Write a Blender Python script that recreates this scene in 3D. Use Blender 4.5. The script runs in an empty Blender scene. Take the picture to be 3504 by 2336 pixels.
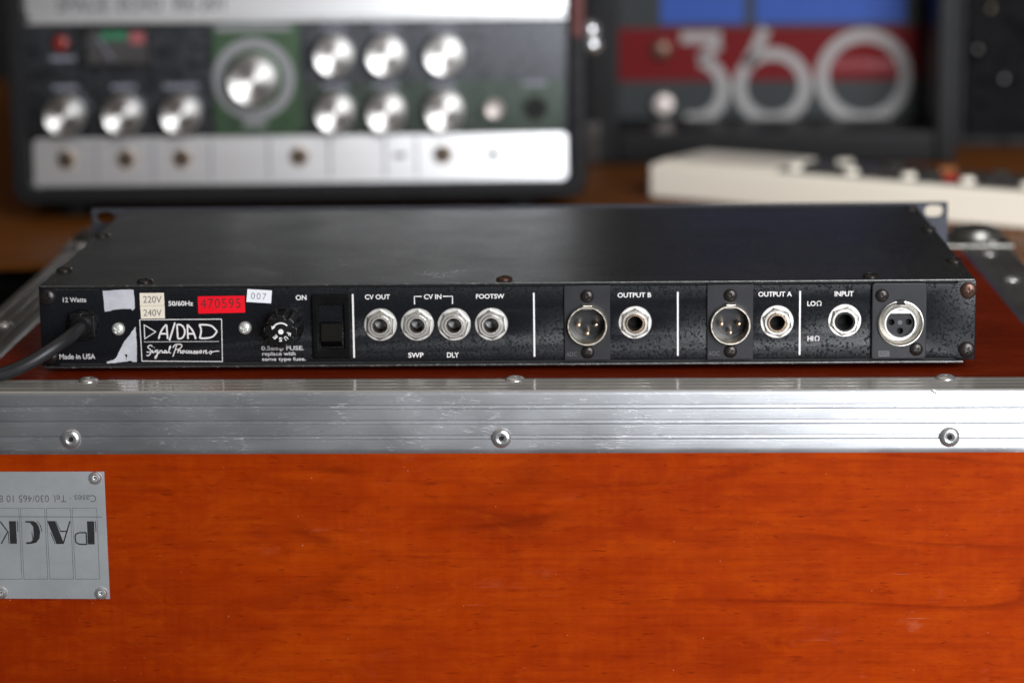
import bpy, bmesh, math, random
from mathutils import Vector, Matrix
random.seed(7)
S = 0.001                                   # authored in millimetres
sc = bpy.context.scene
C = sc.collection

# ------------------------------------------------------------------ camera, world, lights
cd = bpy.data.cameras.new('camera')
cam = bpy.data.objects.new('camera', cd); C.objects.link(cam)
cd.sensor_width = 22.5; cd.lens = 60.0; cd.clip_start = 0.05; cd.clip_end = 60
PIT, YAW, ROLL = 0.195715, -0.028804, -0.009049
fw = Vector((math.sin(YAW)*math.cos(PIT), math.cos(YAW)*math.cos(PIT), -math.sin(PIT)))
rt = Vector((math.cos(YAW), -math.sin(YAW), 0)); up = rt.cross(fw)
r2 = rt*math.cos(ROLL)+up*math.sin(ROLL); u2 = up*math.cos(ROLL)-rt*math.sin(ROLL)
M = Matrix((r2, u2, -fw)).transposed().to_4x4()
M.translation = Vector((0.03979, -1.28071, 0.26720))
cam.matrix_world = M
cd.dof.use_dof = True
cd.dof.focus_distance = (Vector((0.08, -0.030, 0.005))-M.translation).dot(fw)
cd.dof.aperture_fstop = 3.4
cd.dof.aperture_blades = 0
sc.camera = cam

w = bpy.data.worlds.new('World'); sc.world = w; w.use_nodes = True
bg = w.node_tree.nodes['Background']
bg.inputs[0].default_value = (1.0, 0.93, 0.84, 1); bg.inputs[1].default_value = 0.05

def area(name, loc, target, sx, sy, power, col):
    l = bpy.data.lights.new(name, 'AREA'); l.shape = 'RECTANGLE'; l.size = sx; l.size_y = sy
    l.energy = power; l.color = col
    o = bpy.data.objects.new(name, l); C.objects.link(o); o.location = loc
    d = Vector(target)-Vector(loc)
    o.rotation_euler = d.to_track_quat('-Z', 'Y').to_euler()
    return o
area('window_light', (1.22, -2.05, 0.72), (1.0, 0.2, 0.05), 1.65, 1.8, 42, (0.95, 0.97, 1.0)).data.spread = math.radians(84)
area('ceiling_bounce', (-0.5, 0.2, 2.3), (0.0, 0.2, 0.0), 2.6, 2.6, 9, (1.0, 0.86, 0.70))

vs = sc.view_settings
vs.view_transform = 'Standard'; vs.look = 'None'; vs.exposure = 0; vs.gamma = 1
sc.cycles.use_denoising = True
sc.cycles.max_bounces = 8; sc.cycles.glossy_bounces = 5
sc.cycles.sample_clamp_indirect = 6

# ------------------------------------------------------------------ materials
class N:
    def __init__(s, name):
        s.m = bpy.data.materials.new(name); s.m.use_nodes = True
        s.t = s.m.node_tree; s.b = s.t.nodes['Principled BSDF']
    def n(s, typ, **kw):
        nd = s.t.nodes.new('ShaderNode'+typ)
        for k, v in kw.items():
            if k in nd.inputs: nd.inputs[k].default_value = v
            else: setattr(nd, k, v)
        return nd
    def l(s, a, b): s.t.links.new(a, b)
    def coord(s, scale=(1, 1, 1), kind='Object', rot=(0, 0, 0), loc=(0, 0, 0)):
        tc = s.n('TexCoord'); mp = s.n('Mapping')
        mp.inputs['Scale'].default_value = scale; mp.inputs['Rotation'].default_value = rot
        mp.inputs['Location'].default_value = loc
        s.l(tc.outputs[kind], mp.inputs['Vector']); return mp.outputs['Vector']
    def noise(s, vec, scale, detail=3, rough=0.5, dist=0.0):
        nd = s.n('TexNoise', Scale=scale, Detail=detail, Roughness=rough, Distortion=dist)
        s.l(vec, nd.inputs['Vector']); return nd.outputs['Fac']
    def ramp(s, fac, stops):
        r = s.n('ValToRGB'); e = r.color_ramp.elements
        e[0].position, e[0].color = stops[0][0], c4(stops[0][1])
        e[1].position, e[1].color = stops[-1][0], c4(stops[-1][1])
        for p_, c_ in stops[1:-1]:
            x = e.new(p_); x.color = c4(c_)
        s.l(fac, r.inputs['Fac']); return r.outputs['Color']
    def mix(s, fac, a, b, typ='MIX'):
        m = s.n('MixRGB', blend_type=typ)
        for inp, v in (('Fac', fac), ('Color1', a), ('Color2', b)):
            if hasattr(v, 'is_linked') or hasattr(v, 'links'): s.l(v, m.inputs[inp])
            else: m.inputs[inp].default_value = v if inp == 'Fac' else c4(v)
        return m.outputs['Color']
    def bump(s, h, strength, dist, chain=None):
        b = s.n('Bump', Strength=strength, Distance=dist); s.l(h, b.inputs['Height'])
        if chain: s.l(chain, b.inputs['Normal'])
        return b.outputs['Normal']
    def set(s, **kw):
        for k, v in kw.items():
            k = k.replace('_', ' ')
            i = s.b.inputs[k]
            if hasattr(v, 'links'): s.l(v, i)
            elif isinstance(v, tuple): i.default_value = c4(v)
            else: i.default_value = v
        return s.m
def c4(c):
    if isinstance(c, (int, float)): return (c, c, c, 1)
    return tuple(c) if len(c) == 4 else (c[0], c[1], c[2], 1)
def plain(name, col, rough=0.5, metal=0.0, spec=0.5, coat=0.0, var=0.12, vs_=300):
    k = N(name); v = k.coord()
    f = k.noise(v, vs_, 4, 0.6)
    c = k.ramp(f, [(0.25, tuple(x*(1-var) for x in col)), (0.75, tuple(min(1, x*(1+var)) for x in col))])
    r = k.ramp(k.noise(v, vs_*0.4, 3), [(0.3, max(0, rough-0.06)), (0.7, min(1, rough+0.06))])
    return k.set(Base_Color=c, Roughness=r, Metallic=metal, Specular_IOR_Level=spec, Coat_Weight=coat)

MT = {}
def mk_black_paint(name, base, rough, bscale, bstr, spec=0.5):
    k = N(name); v = k.coord()
    big = k.noise(v, bscale, 2, 0.5); fine = k.noise(v, bscale*2.6, 2, 0.5)
    h = k.mix(0.5, big, fine)
    nrm = k.bump(h, bstr, 0.0004)
    pit = k.noise(v, bscale*0.75, 2, 0.5)
    speck = k.ramp(pit, [(0.38, rough+0.22), (0.45, rough)])
    sp = k.ramp(pit, [(0.38, spec*0.25), (0.45, spec)])
    return k.set(Base_Color=base, Roughness=speck, Specular_IOR_Level=sp, Normal=nrm)
MT['panel_black'] = mk_black_paint('wrinkle_black_paint', (0.006, 0.0065, 0.0085), 0.26, 1120, 0.28, 0.28)
MT['cover_plain'] = mk_black_paint('satin_black_cover', (0.010, 0.010, 0.010), 0.33, 1100, 0.12, 1.0)
k = N('dusty_satin_cover'); v = k.coord()
dust = k.ramp(k.noise(v, 900, 1, 0.3), [(0.66, 0.0), (0.73, 0.9)])
film = k.ramp(k.noise(v, 14, 6, 0.7, 0.5), [(0.35, 0.0), (0.75, 0.10)])
dc = k.mix(k.mix(1.0, dust, film, 'ADD'), (0.008, 0.008, 0.008), (0.14, 0.13, 0.12))
h_ = k.mix(0.35, k.noise(v, 620, 2), k.noise(v, 1700, 2))
MT['cover_black'] = k.set(Base_Color=dc, Roughness=k.mix(0.30, k.ramp(k.noise(v, 25, 5, 0.65), [(0.3, 0.27), (0.7, 0.40)]), k.ramp(k.noise(v, 760, 3, 0.6), [(0.36, 0.20), (0.62, 0.48)])), Specular_IOR_Level=1.0, Normal=k.bump(h_, 0.42, 0.0005))
MT['black_plastic'] = plain('black_plastic', (0.005, 0.005, 0.0055), 0.30, spec=0.35)
MT['switch_black'] = plain('switch_black', (0.0035, 0.0035, 0.0035), 0.30, spec=0.15)
MT['black_matte'] = plain('black_matte', (0.006, 0.006, 0.006), 0.7)
MT['switch_lit_face'] = plain('switch_lit_face', (0.006, 0.0055, 0.004), 0.45, spec=0.1)  # brownish tint paints the light on the rocker's lower half
MT['socket_grey'] = plain('socket_grey_plastic', (0.020, 0.020, 0.023), 0.40, spec=0.25)
MT['socket_dark'] = plain('socket_dark_plastic', (0.015, 0.016, 0.019), 0.30)
MT['corner_steel'] = plain('dull_corner_steel', (0.17, 0.165, 0.15), 0.36, 0.9)
MT['hole'] = plain('hole_shade_black', (0.003, 0.003, 0.003), 0.8)  # near-black puts the shade inside holes and recesses into the colour
MT['screw_black'] = plain('black_oxide_screw', (0.035, 0.030, 0.028), 0.30, 0.65)
MT['screw_brown'] = plain('worn_brown_screw', (0.085, 0.045, 0.032), 0.33, 0.7)
MT['screw_zinc'] = plain('zinc_screw', (0.80, 0.82, 0.78), 0.30, 0.7)
MT['nickel'] = plain('nickel', (0.66, 0.64, 0.60), 0.34, 0.95)
MT['washer'] = plain('washer_nickel', (0.74, 0.73, 0.70), 0.38, 0.9)
MT['nickel_warm'] = plain('nickel_warm', (0.66, 0.52, 0.40), 0.24, 1.0)
MT['nickel_bright'] = plain('nickel_bright', (0.80, 0.77, 0.72), 0.20, 1.0)
MT['shell_nickel'] = plain('satin_nickel_shell', (0.78, 0.72, 0.62), 0.30, 1.0, vs_=1500)
MT['gold_pin'] = plain('gold_pin', (0.85, 0.62, 0.42), 0.25, 1.0)
MT['print_white'] = plain('white_screen_print', (0.74, 0.71, 0.70), 0.55, var=0.05)
MT['print_dim'] = plain('worn_screen_print', (0.52, 0.50, 0.50), 0.6, var=0.25, vs_=900)
MT['ink'] = plain('black_ink', (0.012, 0.012, 0.013), 0.5)
MT['ink_grey'] = plain('grey_ink', (0.10, 0.10, 0.11), 0.5)
MT['ink_dark_red'] = plain('dark_ink_on_red', (0.10, 0.003, 0.006), 0.5)
MT['label_cream'] = plain('cream_label', (0.74, 0.66, 0.54), 0.5, var=0.04, vs_=80)
MT['label_white'] = plain('white_label', (0.76, 0.77, 0.80), 0.5, var=0.03, vs_=80)
MT['label_red'] = plain('red_label', (0.76, 0.004, 0.016), 0.42, var=0.04, vs_=80, spec=0.2)
MT['rubber'] = plain('black_rubber_cable', (0.014, 0.014, 0.016), 0.42, vs_=60)
MT['adc_mark'] = plain('embossed_mark', (0.085, 0.085, 0.09), 0.5)
# torn silver tape
k = N('torn_foil_tape'); v = k.coord()
f = k.noise(v, 120, 5, 0.6)
MT['tape'] = k.set(Base_Color=k.ramp(f, [(0.3, (0.40, 0.40, 0.44)), (0.7, (0.56, 0.56, 0.60))]), Roughness=0.5,
                   Metallic=0.0, Normal=k.bump(k.noise(k.coord((1, 1, 4)), 160, 3), 0.3, 0.0006))
# aluminium extrusion, scuffed
def mk_alu(name, along, base=(0.60, 0.61, 0.63), rough=0.30, scr=1.0):
    k = N(name)
    sx = {'x': (0.04, 1, 1), 'y': (1, 0.04, 1)}[along]
    brushed = k.noise(k.coord(sx), 900, 4, 0.65)
    smear = k.noise(k.coord((0.35, 1, 1) if along == 'x' else (1, 0.35, 1)), 55, 6, 0.65, 0.4)
    patch = k.noise(k.coord(), 16, 3, 0.5)
    # oblique scratch marks: stretched noise, thresholded, gathered in patches
    s1 = k.noise(k.coord((0.20, 2.0, 2.0), rot=(0, math.radians(38), 0)), 800, 2, 0.5)
    s1 = k.ramp(s1, [(0.60, 0.0), (0.70, 1.0)])
    s2 = k.noise(k.coord((0.18, 2.0, 2.0), rot=(0, math.radians(-25), 0)), 700, 2, 0.5)
    s2 = k.ramp(s2, [(0.63, 0.0), (0.70, 1.0)])
    pm = k.ramp(k.noise(k.coord((1, 1, 1.6)), 60, 5, 0.65), [(0.48, 0.0), (0.62, 1.0)])
    sm = k.mix(1.0, k.mix(1.0, s1, s2, 'LIGHTEN'), pm, 'MULTIPLY')
    specks = k.ramp(k.noise(k.coord((0.6, 1, 1)), 950, 1, 0.4), [(0.66, 0.0), (0.71, 1.0)])
    pits = k.ramp(k.noise(k.coord(loc=(3, 1, 2)), 300, 2, 0.4), [(0.235, 0.6), (0.28, 0.0)])
    col = k.ramp(smear, [(0.30, tuple(x*0.82 for x in base)), (0.52, base), (0.75, tuple(min(1, x*1.12) for x in base))])
    col = k.mix(k.mix(1.0, k.mix(1.0, specks, pm, 'MULTIPLY'), (0.6, 0.6, 0.6), 'MULTIPLY'), col, (0.88, 0.87, 0.86))
    col = k.mix(k.mix(1.0, sm, (0.36, 0.36, 0.36), 'MULTIPLY'), col, (0.84, 0.85, 0.87))
    col = k.mix(pits, col, (0.30, 0.30, 0.31))
    r = k.ramp(patch, [(0.3, rough-0.05), (0.7, rough+0.12)])
    r = k.mix(k.mix(1.0, sm, (0.5, 0.5, 0.5), 'MULTIPLY'), r, 0.55)
    h = k.mix(0.5, brushed, sm)
    nrm = k.bump(h, 0.20*scr, 0.0005)
    tv = k.n('CombineXYZ', Z=1.0 if along == 'x' else 0.0, X=0.0 if along == 'x' else 1.0)
    k.set(Base_Color=col, Metallic=0.88, Roughness=r, Normal=nrm)
    return k.set(Anisotropic=0.75, Tangent=tv.outputs[0]) if along == 'x' else k.m
MT['alu_x'] = mk_alu('scuffed_aluminium', 'x', (0.47, 0.48, 0.50), rough=0.40)
MT['alu_y'] = mk_alu('scuffed_aluminium_side_shaded', 'y', (0.30, 0.285, 0.26), 0.32, 0.5)  # same aluminium, colour darkened for the dimmer side and rear edges
def mk_alu_top():
    k = N('smooth_aluminium_top')
    brushed = k.noise(k.coord((0.03, 1, 1)), 700, 3, 0.6)
    sc_ = k.ramp(k.noise(k.coord((0.12, 1.3, 1), rot=(0, 0, 0.25)), 500, 2, 0.4), [(0.70, 0.0), (0.76, 1.0)])
    col = k.mix(sc_, k.ramp(k.noise(k.coord((0.3, 1, 1)), 60, 5, 0.6), [(0.3, (0.44, 0.41, 0.37)), (0.7, (0.56, 0.53, 0.48))]), (0.85, 0.84, 0.82))  # warm grey carries the brownish room light on the top leg
    return k.set(Base_Color=col, Metallic=0.45, Roughness=0.40, Coat_Weight=0.9, Coat_IOR=1.9,
                 Coat_Roughness=k.ramp(k.noise(k.coord(), 40, 3), [(0.3, 0.08), (0.7, 0.14)]),
                 Normal=k.bump(brushed, 0.04, 0.0003))
MT['alu_top'] = mk_alu_top()
MT['rivet'] = plain('rivet_steel', (0.62, 0.61, 0.61), 0.30, 0.85, vs_=900)
# stained, varnished veneer
def mk_wood(name, c_dark, c_mid, c_light, coat=0.35, gscale=1.0, speck=True, crough=0.22):
    k = N(name)
    warp = k.noise(k.coord((0.7, 1, 1.6)), 7*gscale, 3, 0.55)
    base = k.noise(k.coord((0.55, 1, 1.5)), 12*gscale, 4, 0.6, 0.8)
    grain = k.noise(k.coord((0.035, 1, 1)), 330*gscale, 5, 0.7)
    cross = k.noise(k.coord((1, 1, 0.10)), 230*gscale, 4, 0.65)
    fleck = k.noise(k.coord((0.22, 1, 1)), 260*gscale, 4, 0.7)
    col = k.mix(0.25, k.ramp(base, [(0.25, c_dark), (0.50, c_mid), (0.78, c_light)]), c_mid)
    col = k.mix(k.ramp(cross, [(0.35, 0.0), (0.75, 0.24)]), col, c_light)
    col = k.mix(k.ramp(grain, [(0.30, 0.50), (0.56, 0.0)]), col, c_dark)
    col = k.mix(k.ramp(fleck, [(0.28, 0.45), (0.42, 0.0)]), col, tuple(x*0.72 for x in c_dark))
    # dark wavy veins: iso-lines of a stretched noise field
    for seed, lv in ((0, 0.46), (5.3, 0.55), (9.1, 0.50)):
        ln = k.noise(k.coord((0.20, 1, 1.0), loc=(seed, seed*0.7, seed*0.3)), 13*gscale, 2, 0.4, 0.15)
        vein = k.ramp(ln, [(lv-0.008, 0.0), (lv-0.001, 0.62), (lv+0.022, 0.0)])
        brk = k.ramp(k.noise(k.coord(loc=(seed+2, 0, 1)), 14*gscale, 2), [(0.44, 0.0), (0.62, 1.0)])
        col = k.mix(k.mix(1.0, vein, brk, 'MULTIPLY'), col, tuple(x*0.62 for x in c_dark))
    fig = k.noise(k.coord((0.45, 1, 1.1), loc=(4, 2, 7)), 75*gscale, 7, 0.72, 0.6)
    col = k.mix(k.ramp(fig, [(0.36, 0.36), (0.52, 0.0)]), col, c_dark)
    col = k.mix(k.ramp(fig, [(0.52, 0.0), (0.70, 0.42)]), col, c_light)
    pore = k.noise(k.coord((0.16, 1, 1.0), loc=(1, 8, 3)), 620*gscale, 2, 0.5)
    col = k.mix(k.ramp(pore, [(0.29, 0.55), (0.37, 0.0)]), col, tuple(x*0.6 for x in c_dark))
    if speck:
        hl = k.noise(k.coord((0.06, 1.5, 1.5), rot=(0, 0.12, 0), loc=(0, 5, 0)), 330, 1, 0.4)
        hm = k.ramp(k.noise(k.coord(loc=(9, 0, 2)), 9, 3), [(0.50, 0.0), (0.66, 1.0)])
        col = k.mix(k.mix(1.0, k.ramp(hl, [(0.74, 0.0), (0.78, 0.35)]), hm, 'MULTIPLY'), col, (0.52, 0.28, 0.20))
        sf = k.mix(1.0, k.ramp(k.noise(k.coord((0.5, 1, 1), loc=(2, 2, 5)), 55, 6, 0.7), [(0.58, 0.0), (0.72, 0.22)]), hm, 'MULTIPLY')
        col = k.mix(sf, col, (0.50, 0.22, 0.14))
    rough = k.ramp(k.noise(k.coord(), 90, 4), [(0.3, 0.38), (0.7, 0.52)])
    if speck:
        sp = k.ramp(k.noise(k.coord(), 640, 1, 0.3), [(0.785, 0.0), (0.81, 0.40)])
        col = k.mix(sp, col, (0.50, 0.26, 0.16))
    haze = k.ramp(k.noise(k.coord((0.6, 1, 1)), 24, 5, 0.65), [(0.42, crough), (0.66, crough+0.30)])
    return k.set(Base_Color=col, Roughness=rough, Specular_IOR_Level=0.04, Coat_Weight=coat, Coat_Roughness=haze,
                 Normal=k.bump(k.mix(0.5, grain, fleck), 0.05, 0.0004))
MT['wood_case'] = mk_wood('cherry_stained_veneer', (0.195, 0.013, 0.0003), (0.29, 0.027, 0.0005), (0.385, 0.052, 0.0010), 0.0)
MT['wood_top_shaded'] = mk_wood('cherry_stained_veneer_top_shaded', (0.10, 0.008, 0.0012), (0.145, 0.013, 0.0016), (0.19, 0.021, 0.0024), 0.12, crough=0.10)  # same veneer as the front, darkened for the weak light on top
MT['wood_desk'] = mk_wood('desk_wood', (0.11, 0.033, 0.006), (0.165, 0.054, 0.010), (0.21, 0.078, 0.018), 0.05, 0.6, False)
# nameplate
k = N('anodised_nameplate'); br = k.noise(k.coord((0.05, 1, 1)), 600, 3, 0.6)
MT['nameplate'] = k.set(Base_Color=k.ramp(k.noise(k.coord(), 45, 5, 0.65), [(0.3, (0.36, 0.378, 0.39)), (0.7, (0.45, 0.468, 0.48))]),
                        Metallic=0.55, Roughness=0.46, Normal=k.bump(br, 0.06, 0.0003))
# spun aluminium
k = N('spun_aluminium'); tg = k.n('Tangent', direction_type='RADIAL', axis='Y')
MT['spun'] = k.set(Base_Color=(0.70, 0.68, 0.66), Metallic=1.0, Roughness=0.36, Anisotropic=0.85, Anisotropic_Rotation=0.25, Tangent=tg.outputs[0])
k = N('brushed_silver_panel'); tv = k.n('CombineXYZ', Z=1.0)
MT['silver_panel'] = k.set(Base_Color=k.ramp(k.noise(k.coord((0.05, 1, 1)), 300, 3), [(0.3, (0.84, 0.84, 0.85)), (0.7, (0.92, 0.92, 0.93))]),
                           Metallic=0.88, Roughness=0.40, Anisotropic=0.75, Tangent=tv.outputs[0])
MT['echo_dark'] = plain('charcoal_panel', (0.062, 0.064, 0.070), 0.29, 0.95, 0.8)
MT['echo_green'] = plain('green_panel', (0.045, 0.080, 0.043), 0.36, 0.8, 0.8)
MT['tolex'] = mk_black_paint('black_tolex', (0.012, 0.012, 0.013), 0.42, 420, 0.35, 0.15)
MT['echo_sage'] = plain('sage_panel', (0.050, 0.062, 0.052), 0.32, 0.9, 0.8)
MT['lamp_red'] = plain('red_lens', (0.22, 0.02, 0.015), 0.2)
MT['vu_face'] = plain('meter_face', (0.030, 0.026, 0.026), 0.4)
MT['vu_green'] = plain('meter_green', (0.010, 0.14, 0.06), 0.4)
MT['vu_red'] = plain('meter_red', (0.30, 0.06, 0.07), 0.4)
MT['legend_grey'] = plain('legend_grey', (0.17, 0.17, 0.21), 0.5)
MT['ring_print'] = plain('dial_print', (0.20, 0.20, 0.21), 0.5)
MT['strap_red'] = plain('dark_red_strap', (0.075, 0.006, 0.004), 0.6)
MT['chrome'] = plain('chrome', (0.80, 0.80, 0.82), 0.25, 0.9)
MT['stripe_red'] = plain('red_print', (0.105, 0.003, 0.0045), 0.5, spec=0.08)
MT['stripe_blue'] = plain('blue_print', (0.024, 0.062, 0.26), 0.45, spec=0.1)
MT['rack_panel'] = plain('rack_grey', (0.026, 0.029, 0.030), 0.45, spec=0.1)
MT['knob_pale'] = plain('pale_knob', (0.55, 0.48, 0.45), 0.3, 0.6)
k = N('translucent_white_print')
MT['print_glassy'] = k.set(Base_Color=(0.33, 0.32, 0.315), Roughness=0.6, Alpha=0.80, Specular_IOR_Level=0.1)
MT['rack_box'] = plain('black_rack_box', (0.007, 0.007, 0.0075), 0.40, spec=0.12)
MT['cream'] = plain('cream_plastic', (0.78, 0.72, 0.61), 0.45, var=0.03)
MT['kb_dark'] = plain('dark_control_panel', (0.045, 0.042, 0.038), 0.5)
MT['btn_red'] = plain('red_button', (0.42, 0.03, 0.02), 0.4)
MT['btn_orange'] = plain('orange_button', (0.40, 0.15, 0.06), 0.4)
MT['wall'] = plain('unlit_wall', (0.010, 0.010, 0.010), 0.9)  # near-black backdrop; the darkness behind is put into the colour
MT['floor'] = plain('unlit_floor', (0.010, 0.009, 0.008), 0.8)  # shade in the gap below the desk is put into this colour
MT['ear_alu'] = plain('grey_rack_ear', (0.048, 0.050, 0.062), 0.55, 0.2, 0.2)
MT['grille'] = mk_black_paint('speaker_grille', (0.002, 0.002, 0.0025), 0.5, 260, 0.5, 0.05)

# ------------------------------------------------------------------ mesh helpers
def link(name, me, mat, parent=None, loc=None):
    o = bpy.data.objects.new(name, me)
    if mat and not me.materials: me.materials.append(MT[mat] if isinstance(mat, str) else mat)
    C.objects.link(o)
    if parent: o.parent = parent
    if loc: o.location = Vector(loc)*S
    return o
def weighted(me, ang):
    """area-weighted corner normals, so that large flats stay flat beside small bevels"""
    if len(me.polygons) > 2500: return
    me.update(); cs = math.cos(math.radians(ang)); by = [[] for _ in me.vertices]
    info = [(p.normal.copy(), p.area) for p in me.polygons]
    for p in me.polygons:
        for v in p.vertices: by[v].append(p.index)
    out_ = []
    for p in me.polygons:
        n0 = info[p.index][0]
        for v in p.vertices:
            n = Vector((0, 0, 0))
            for q in by[v]:
                nq, a = info[q]
                if nq.dot(n0) > cs: n += nq*a
            out_.append(n.normalized() if n.length > 1e-15 else n0)
    me.normals_split_custom_set(out_)
def finish(bm, name, mat, parent=None, loc=None, smooth=35):
    bmesh.ops.recalc_face_normals(bm, faces=bm.faces[:])
    for f in bm.faces: f.smooth = True
    for e in bm.edges:
        if len(e.link_faces) == 2 and e.calc_face_angle(0) > math.radians(smooth): e.smooth = False
    me = bpy.data.meshes.new(name)
    for v in bm.verts: v.co *= S
    bm.to_mesh(me); bm.free(); weighted(me, smooth)
    return link(name, me, mat, parent, loc)
def box(bm, x0, x1, y0, y1, z0, z1, bev=0.0, seg=2):
    vs_ = [bm.verts.new((x, y, z)) for x in (x0, x1) for y in (y0, y1) for z in (z0, z1)]
    q = [(0, 1, 3, 2), (4, 6, 7, 5), (0, 4, 5, 1), (2, 3, 7, 6), (0, 2, 6, 4), (1, 5, 7, 3)]
    fs = [bm.faces.new([vs_[i] for i in f]) for f in q]
    if bev > 0:
        es = list({e for f in fs for e in f.edges})
        bmesh.ops.bevel(bm, geom=es, offset=bev, segments=seg, profile=0.5, affect='EDGES')
def boxo(name, mat, parent, x0, x1, y0, y1, z0, z1, bev=0.0, seg=2):
    bm = bmesh.new(); box(bm, x0, x1, y0, y1, z0, z1, bev, seg)
    return finish(bm, name, mat, parent)
def frame(axis):
    # returns function mapping (u, v, h) -> xyz ; h = height away from the surface
    if axis == 'Y': return lambda u, v, h: (u, -h, v)        # faces the camera
    return lambda u, v, h: (u, v, h)                          # 'Z': faces up
def lathe(bm, prof, axis='Y', seg=40, c=(0, 0, 0), rad=None):
    F = frame(axis); rings = []
    for (r, h) in prof:
        if r < 1e-6:
            p = F(0, 0, h); rings.append([bm.verts.new((p[0]+c[0], p[1]+c[1], p[2]+c[2]))]); continue
        ring = []
        for i in range(seg):
            a = 2*math.pi*i/seg; rr = rad(a, r, h) if rad else r
            p = F(rr*math.cos(a), rr*math.sin(a), h)
            ring.append(bm.verts.new((p[0]+c[0], p[1]+c[1], p[2]+c[2])))
        rings.append(ring)
    for A, B in zip(rings, rings[1:]):
        if len(A) == 1 and len(B) == 1: continue
        if len(A) == 1:
            for i in range(seg): bm.faces.new((A[0], B[i], B[(i+1) % seg]))
        elif len(B) == 1:
            for i in range(seg): bm.faces.new((A[i], A[(i+1) % seg], B[0]))
        else:
            for i in range(seg): bm.faces.new((A[i], A[(i+1) % seg], B[(i+1) % seg], B[i]))
def latheo(name, mat, parent, prof, axis='Y', seg=40, loc=(0, 0, 0), rad=None, smooth=35):
    bm = bmesh.new(); lathe(bm, prof, axis, seg, (0, 0, 0), rad)
    return finish(bm, name, mat, parent, loc, smooth)
def from_curve(cu, name, mat, parent, loc=(0, 0, 0), rot=0.0, fit=None, face='Y', flat=None):
    """curve data -> mesh; curve lies in its XY plane and is turned to face the camera"""
    o = bpy.data.objects.new('tmp', cu); C.objects.link(o)
    dg = bpy.context.evaluated_depsgraph_get()
    me = bpy.data.meshes.new_from_object(o.evaluated_get(dg))
    bpy.data.objects.remove(o); bpy.data.curves.remove(cu)
    me.name = name; me.materials.clear()
    vsx = [v.co.copy() for v in me.vertices]
    if fit:
        x0, x1 = min(v.x for v in vsx), max(v.x for v in vsx); y0, y1 = min(v.y for v in vsx), max(v.y for v in vsx)
        sx, sy = fit[0]/(x1-x0), fit[1]/(y1-y0); cx, cy = (x0+x1)/2, (y0+y1)/2
        vsx = [Vector(((v.x-cx)*sx, (v.y-cy)*sy, v.z)) for v in vsx]
    if flat is not None: vsx = [Vector((v.x, v.y, v.z*flat)) for v in vsx]
    ca, sa = math.cos(rot), math.sin(rot)
    for v, c in zip(me.vertices, vsx):
        x, y = c.x*ca-c.y*sa, c.x*sa+c.y*ca
        v.co = (Vector((x, -c.z, y)) if face == 'Y' else Vector((x, y, c.z)))*S
    return link(name, me, mat, parent, loc)
def text(body, x0, x1, z0, z1, y, mat, parent, name='lettering', rot=0.0, weight=0.0, face='Y', space=1.0, h=0.03):
    cu = bpy.data.curves.new('t', 'FONT'); cu.body = body; cu.size = 10; cu.extrude = h
    cu.offset = weight; cu.space_character = space; cu.resolution_u = 4
    loc = ((x0+x1)/2, y, (z0+z1)/2) if face == 'Y' else ((x0+x1)/2, (z0+z1)/2, y)
    return from_curve(cu, name, mat, parent, loc, rot, (abs(x1-x0), abs(z1-z0)), face)
def poly_spline(cu, pts, cyc=True):
    s_ = cu.splines.new('POLY'); s_.points.add(len(pts)-1)
    for p, q in zip(s_.points, pts): p.co = (q[0], q[1], 0, 1)
    s_.use_cyclic_u = cyc
def plate(name, mat, parent, outlines, thick, y=0.0, bev=0.0, face='Y', loc=None):
    """flat plate with holes: first outline outer, the rest holes; front surface at y (towards camera)"""
    cu = bpy.data.curves.new('p', 'CURVE'); cu.dimensions = '2D'; cu.fill_mode = 'BOTH'
    cu.extrude = max(thick/2-bev, 0.001); cu.bevel_depth = bev; cu.bevel_resolution = 2; cu.offset = -bev
    for o_ in outlines: poly_spline(cu, o_)
    l = (0, y+thick/2, 0) if face == 'Y' else (0, 0, y-thick/2)
    if loc: l = tuple(a+b for a, b in zip(l, loc))
    o = from_curve(cu, name, mat, parent, l, face=face)
    sharp(o); return o
def sharp(o, ang=35):
    bm = bmesh.new(); bm.from_mesh(o.data)
    bmesh.ops.remove_doubles(bm, verts=bm.verts[:], dist=1e-7)
    for f in bm.faces: f.smooth = True
    for e in bm.edges:
        if len(e.link_faces) == 2 and e.calc_face_angle(0) > math.radians(ang): e.smooth = False
    bm.to_mesh(o.data); bm.free(); weighted(o.data, ang)
def circ(cx, cz, r, n=40, a0=0.0): return [(cx+r*math.cos(a0+2*math.pi*i/n), cz+r*math.sin(a0+2*math.pi*i/n)) for i in range(n)]
def rect(x0, x1, z0, z1): return [(x0, z0), (x1, z0), (x1, z1), (x0, z1)]
def rrect(x0, x1, z0, z1, r, n=6):
    out = []
    for cx, cz, a in ((x1-r, z1-r, 0), (x0+r, z1-r, 90), (x0+r, z0+r, 180), (x1-r, z0+r, 270)):
        out += [(cx+r*math.cos(math.radians(a+90*i/n)), cz+r*math.sin(math.radians(a+90*i/n))) for i in range(n+1)]
    return out
def smooth_poly(pts, it=2, closed=False):
    for _ in range(it):
        q = []; n = len(pts); rng = range(n if closed else n-1)
        if not closed: q.append(pts[0])
        for i in rng:
            a, b = pts[i], pts[(i+1) % n]
            q.append(tuple(0.75*x+0.25*y for x, y in zip(a, b))); q.append(tuple(0.25*x+0.75*y for x, y in zip(a, b)))
        if not closed: q.append(pts[-1])
        pts = q
    return pts
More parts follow.
